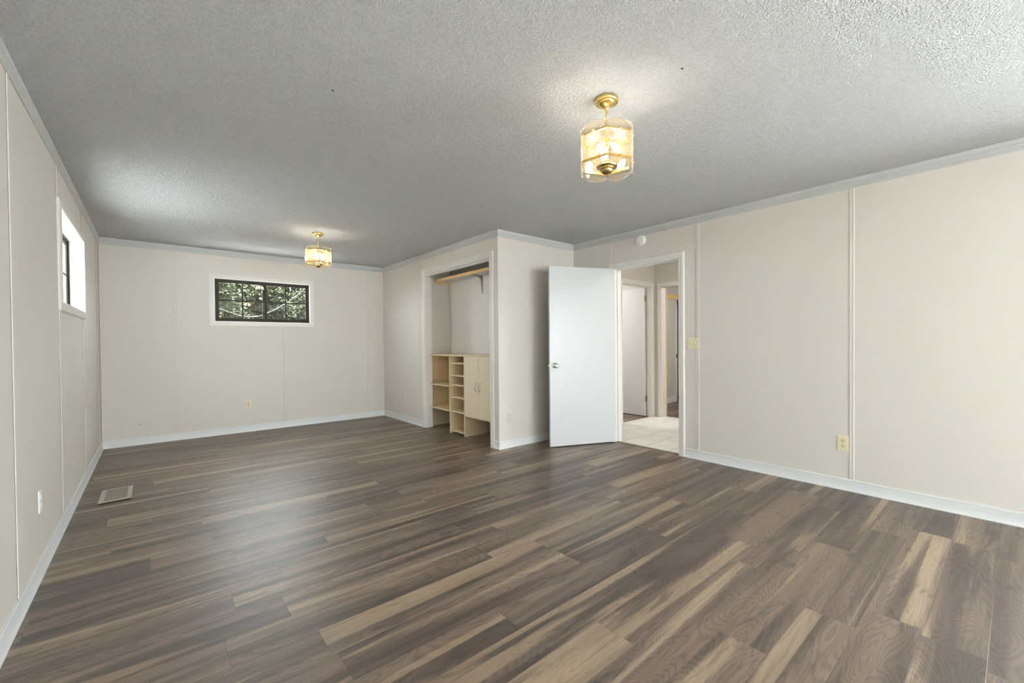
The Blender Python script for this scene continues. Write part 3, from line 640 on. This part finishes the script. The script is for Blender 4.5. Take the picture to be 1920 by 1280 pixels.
# ------------------------------------------------------------------ plates, detector, register
def outlet(name, loc, rz, label, m_plate, m_face, dark=True):
    root = tag(empty(name, loc, rz), label, 'outlet', 'wall outlets')        # plate in local xz, facing local -y
    MB().box(-0.035, 0.035, -0.006, 0, -0.057, 0.057).build('cover_plate', m_plate, root, bevel=0.003)
    for dz in (0.0195, -0.0195):
        mb = MB(); P = []
        for k in range(24):
            a = 2*math.pi*k/24; P.append((max(-0.0135, min(0.0135, 0.0172*math.cos(a))), 0.0145*math.sin(a)+dz))
        mb.prism(P, lambda u, v, t: (u, -t, v), 0.005, 0.0082); f = mb.build('receptacle', m_face, root)
        mb = MB()
        for sx_ in (-0.0065, 0.0065): mb.box(sx_-0.0012, sx_+0.0012, -0.0086, -0.0080, dz+0.001, dz+0.009)
        mb.lathe([(0.0025, 0), (0.0025, 0.0006)], 10, (0, -0.0080, dz-0.006), '-y'); mb.build('slots', M['black'] if dark else M['nickel'], f)
    MB().lathe([(0.003, 0), (0.003, 0.001), (0.001, 0.0015)], 12, (0, -0.006, 0), '-y').build('screw', M['nickel'], root)
    return root
outlet('wall_outlet', (W1, 0.896, 0.368), R(-90), 'ivory outlet low on the right wall beside a batten strip', M['ivory'], M['ivorydark'])
outlet('wall_outlet', (0.993, D1, 0.375), 0, 'ivory outlet on the back wall below the window', M['ivory'], M['ivorydark'])
outlet('wall_outlet', (W0, 3.292, 0.383), R(90), 'white outlet low on the left wall near the floor register', M['white'], M['white'], False)
outlet('wall_outlet', (3.083, CY, 0.345), 0, 'painted-over beige outlet on the closet side wall by the open door', M['wall'], M['wall'])
b_ = tag(empty('blank_cover_plate', (CX, 6.03, 0.345), R(-90)), 'painted-over beige blank cover plate on the wall left of the closet', 'cover plate')
MB().box(-0.035, 0.035, -0.006, 0, -0.055, 0.055).build('plate', M['wall'], b_, bevel=0.003)
for z in (-0.03, 0.03): MB().lathe([(0.003, 0), (0.003, 0.001), (0.001, 0.0015)], 12, (0, -0.006, z), '-y').build('screw', M['wall'], b_)
root = tag(empty('light_switch', (W1, 2.121, 1.163), R(-90)), 'ivory double toggle light switch right of the doorway', 'light switch')
MB().box(-0.0575, 0.0575, -0.006, 0, -0.0575, 0.0575).build('cover_plate', M['ivory'], root, bevel=0.003)
for sx_ in (-0.023, 0.023):
    MB().prism([(-0.009, -0.006), (0.009, -0.006), (0.017, -0.013), (0.010, -0.019)], lambda a, b, t: (t, b, a), sx_-0.005, sx_+0.005).build('toggle', M['ivorydark'], root)
    for z in (-0.03, 0.03): MB().lathe([(0.0028, 0), (0.0028, 0.001), (0.001, 0.0015)], 12, (sx_, -0.006, z), '-y').build('screw', M['ivorydark'], root)
root = tag(empty('smoke_detector', (W1, 2.708, 2.310), R(-90)), 'round white smoke detector on the wall above the doorway', 'smoke detector')
MB().lathe([(0.055, 0), (0.055, 0.008), (0.053, 0.010), (0.0535, 0.024), (0.049, 0.030), (0.036, 0.033), (0.001, 0.034)], 40, (0, 0, 0), '-y').build('housing', M['detector'], root, smooth=True)
MB().lathe([(0.006, 0), (0.006, 0.002), (0.003, 0.003)], 16, (-0.008, -0.0315, -0.030), '-y').build('test_button', M['vent'], root)
root = tag(empty('floor_register', (-0.237, 4.636, 0.0046)), 'taupe floor register with a grey mesh face on the planks by the left wall', 'register')
hx, hy = 0.095, 0.195; root.rotation_euler = (R(-0.9), R(-0.9), 0)      # one corner has lifted off the planks
mb = MB(); mb.box(-hx, -hx+0.03, -hy, hy, 0.0, 0.006); mb.box(hx-0.03, hx, -hy, hy, 0.0, 0.006); mb.box(-hx+0.03, hx-0.03, -hy, -hy+0.012, 0.0, 0.006); mb.box(-hx+0.03, hx-0.03, hy-0.012, hy, 0.0, 0.006); mb.build('frame', M['vent'], root, bevel=0.001)
mb = MB()
for k in range(22):
    y = -hy+0.020+k*(2*hy-0.04)/21; mb.box(-hx+0.03, hx-0.03, y-0.0052, y+0.0052, 0.001, 0.0045)
mb.build('mesh_face', M['ventgrey'], root)
MB().box(-hx+0.03, hx-0.03, -hy+0.012, hy-0.012, 0.0, 0.0008).build('duct_shadow_plate', M['black'], root).name = 'duct_shadow'  # black plate put in for the shade down the duct
root = tag(empty('cable_hole', (-0.132, D1, 0.241)), 'small cable hole ringed with filler low on the back wall left side', 'hole')
MB().lathe([(0.016, 0), (0.013, 0.0015), (0.007, 0.002)], 20, (0, 0, 0), '-y').build('filler_ring', M['closetwall'], root)
MB().lathe([(0.006, 0), (0.006, 0.0024)], 14, (0, 0, 0), '-y').build('opening', M['black'], root)

# ------------------------------------------------------------------ outdoors, behind the back window
struct(MB().box(-40, 60, D1+3.0, 90, -0.75, -0.65).build('ground', M['ground']))
struct(MB().box(-40, 60, -40, D1+3.0, -0.75, -0.65).build('bounce_ground', M['bounce']))  # unseen pale ground, added as a reflector for the ceiling
hx_ = [(-30+6*i, 5.6+1.3*math.sin(i*1.1)+0.6*math.sin(i*2.7)) for i in range(17)]
mb = MB(); mb.prism([(-30, -0.7)]+hx_+[(66, -0.7)], lambda u, v, t: (u, t, v), 58, 75)
struct(mb.build('hills', M['leaf']))
def tree_meshes(seed, height, spread, nleaf, m_leaf):
    rng = np.random.default_rng(seed)
    mb = MB(); lean = rng.uniform(-.15, .15, 2)
    pts = [(lean[0]*z+0.05*math.sin(z*1.7+seed), lean[1]*z, z) for z in np.linspace(0, height*0.92, 9)]
    mb.tube(pts, [0.13*(1-0.8*i/8) for i in range(9)], 10)
    tips = []
    for k in range(9):
        z = height*(0.22+0.075*k); a = k*2.4+seed; L_ = spread*(0.95-0.06*k)*rng.uniform(.7, 1.1)
        c = Vector((lean[0]*z, lean[1]*z, z)); e_ = c+Vector((math.cos(a)*L_, math.sin(a)*L_, L_*0.45)); mb.tube([c, c.lerp(e_, .5)+Vector((0, 0, .08)), e_], [0.04, 0.025, 0.01], 6)
        tips += [c.lerp(e_, f) for f in (.35, .6, .8, 1.0)]
    trunk = mb
    cl = np.array([tuple(t) for t in tips]+[(lean[0]*z, lean[1]*z, z) for z in np.linspace(height*.15, height, 10)])
    ci = rng.integers(0, len(cl), nleaf); pos = cl[ci]+rng.normal(0, 1, (nleaf, 3))*np.array([spread*.24, spread*.24, spread*.2])
    pos[:, 2] = np.maximum(pos[:, 2], 0.15)
    u = rng.normal(0, 1, (nleaf, 3)); u /= np.linalg.norm(u, axis=1)[:, None]
    v = np.cross(u, rng.normal(0, 1, (nleaf, 3))); v /= np.linalg.norm(v, axis=1)[:, None]
    s = rng.uniform(0.05, 0.11, (nleaf, 1))
    V = np.stack([pos-u*s, pos-v*s*.5, pos+u*s, pos+v*s*.5], 1).reshape(-1, 3)
    lb = MB(); lb.v = [tuple(p) for p in V]; lb.f = [(4*i, 4*i+1, 4*i+2, 4*i+3) for i in range(nleaf)]; lb.mi = [0]*nleaf
    return trunk, lb
protos = []
for sd, h_, sp_, nl, ml in ((1, 6.4, 1.2, 9000, M['leaf']), (2, 5.6, 1.1, 8500, M['leaf2']), (3, 6.0, 1.15, 8500, M['leaf'])):
    t_, l_ = tree_meshes(sd, h_, sp_, nl, ml)
    r_ = empty('woodland_tree'); t_.build('trunk', M['bark'], r_, smooth=True)
    me = bpy.data.meshes.new('foliage'); me.from_pydata(l_.v, [], l_.f); me.materials.append(ml)
    o = bpy.data.objects.new('foliage', me); COL.objects.link(o); o.parent = r_
    protos.append(r_)
spots = []
for r in range(5):
    for c in range(-2, 4):
        k = (c*2+r*3) % 3
        spots.append((1.2+c*4.1+2.05*(r % 2)+0.25*math.sin(c*5+r), 15.0+r*4.2+0.2*math.cos(c*3+r), k, (c*7+r*3) % 6))
spots = [q_ for q_ in spots if 2.0-0.085*q_[1] < q_[0] < 0.42*q_[1]]
used = set()
for x, y, k, rz in spots:
    o = protos[k] if k not in used else copy_tree(protos[k]); used.add(k)
    o.scale = (1, 1, 0.70); o.location = (x, y, -0.66); o.rotation_euler.z = rz
    tag(o, ['dark green woodland tree outside the back window', 'yellow green woodland tree outside the back window', 'slim green woodland tree outside the back window'][k], 'tree', ['dark green trees outside the back window', 'yellow green trees outside the back window', 'slim green trees outside the back window'][k])
rng = np.random.default_rng(11); nl = 42000      # undergrowth and far foliage closing the view under the tree crowns
pos = np.stack([rng.uniform(0, 19, nl), rng.uniform(36, 41, nl), -0.65+7.4*rng.beta(1.05, 1.1, nl)], 1)
u = rng.normal(0, 1, (nl, 3)); u /= np.linalg.norm(u, axis=1)[:, None]
v = np.cross(u, rng.normal(0, 1, (nl, 3))); v /= np.linalg.norm(v, axis=1)[:, None]
s_ = rng.uniform(0.12, 0.26, (nl, 1))
V = np.stack([pos-u*s_, pos-v*s_*.6, pos+u*s_, pos+v*s_*.6], 1).reshape(-1, 3)
me = bpy.data.meshes.new('undergrowth'); me.from_pydata(V.tolist(), [], [(4*i, 4*i+1, 4*i+2, 4*i+3) for i in range(nl)]); me.materials.append(M['leaf'])
o = bpy.data.objects.new('undergrowth', me); COL.objects.link(o); tag(o, 'dense green undergrowth far behind the trees outside the back window', 'undergrowth', kind='stuff')
pts = [(1.2, 2.25), (1.788, 2.037), (1.886, 2.002), (2.019, 1.987), (2.273, 1.986), (2.412, 2.03), (2.536, 2.094), (2.789, 2.236), (3.086, 2.434), (3.355, 2.678), (3.571, 2.882), (4.1, 3.45)]
q = 12.4/14.0
mb = MB(); mb.tube([(x*q, 12.4, 1.19+(z-1.19)*q) for x, z in pts], 0.0042, 8)
tag(mb.build('drooping_cable', M['cable'], smooth=True), 'thin white cable drooping before the trees outside the back window', 'cable')
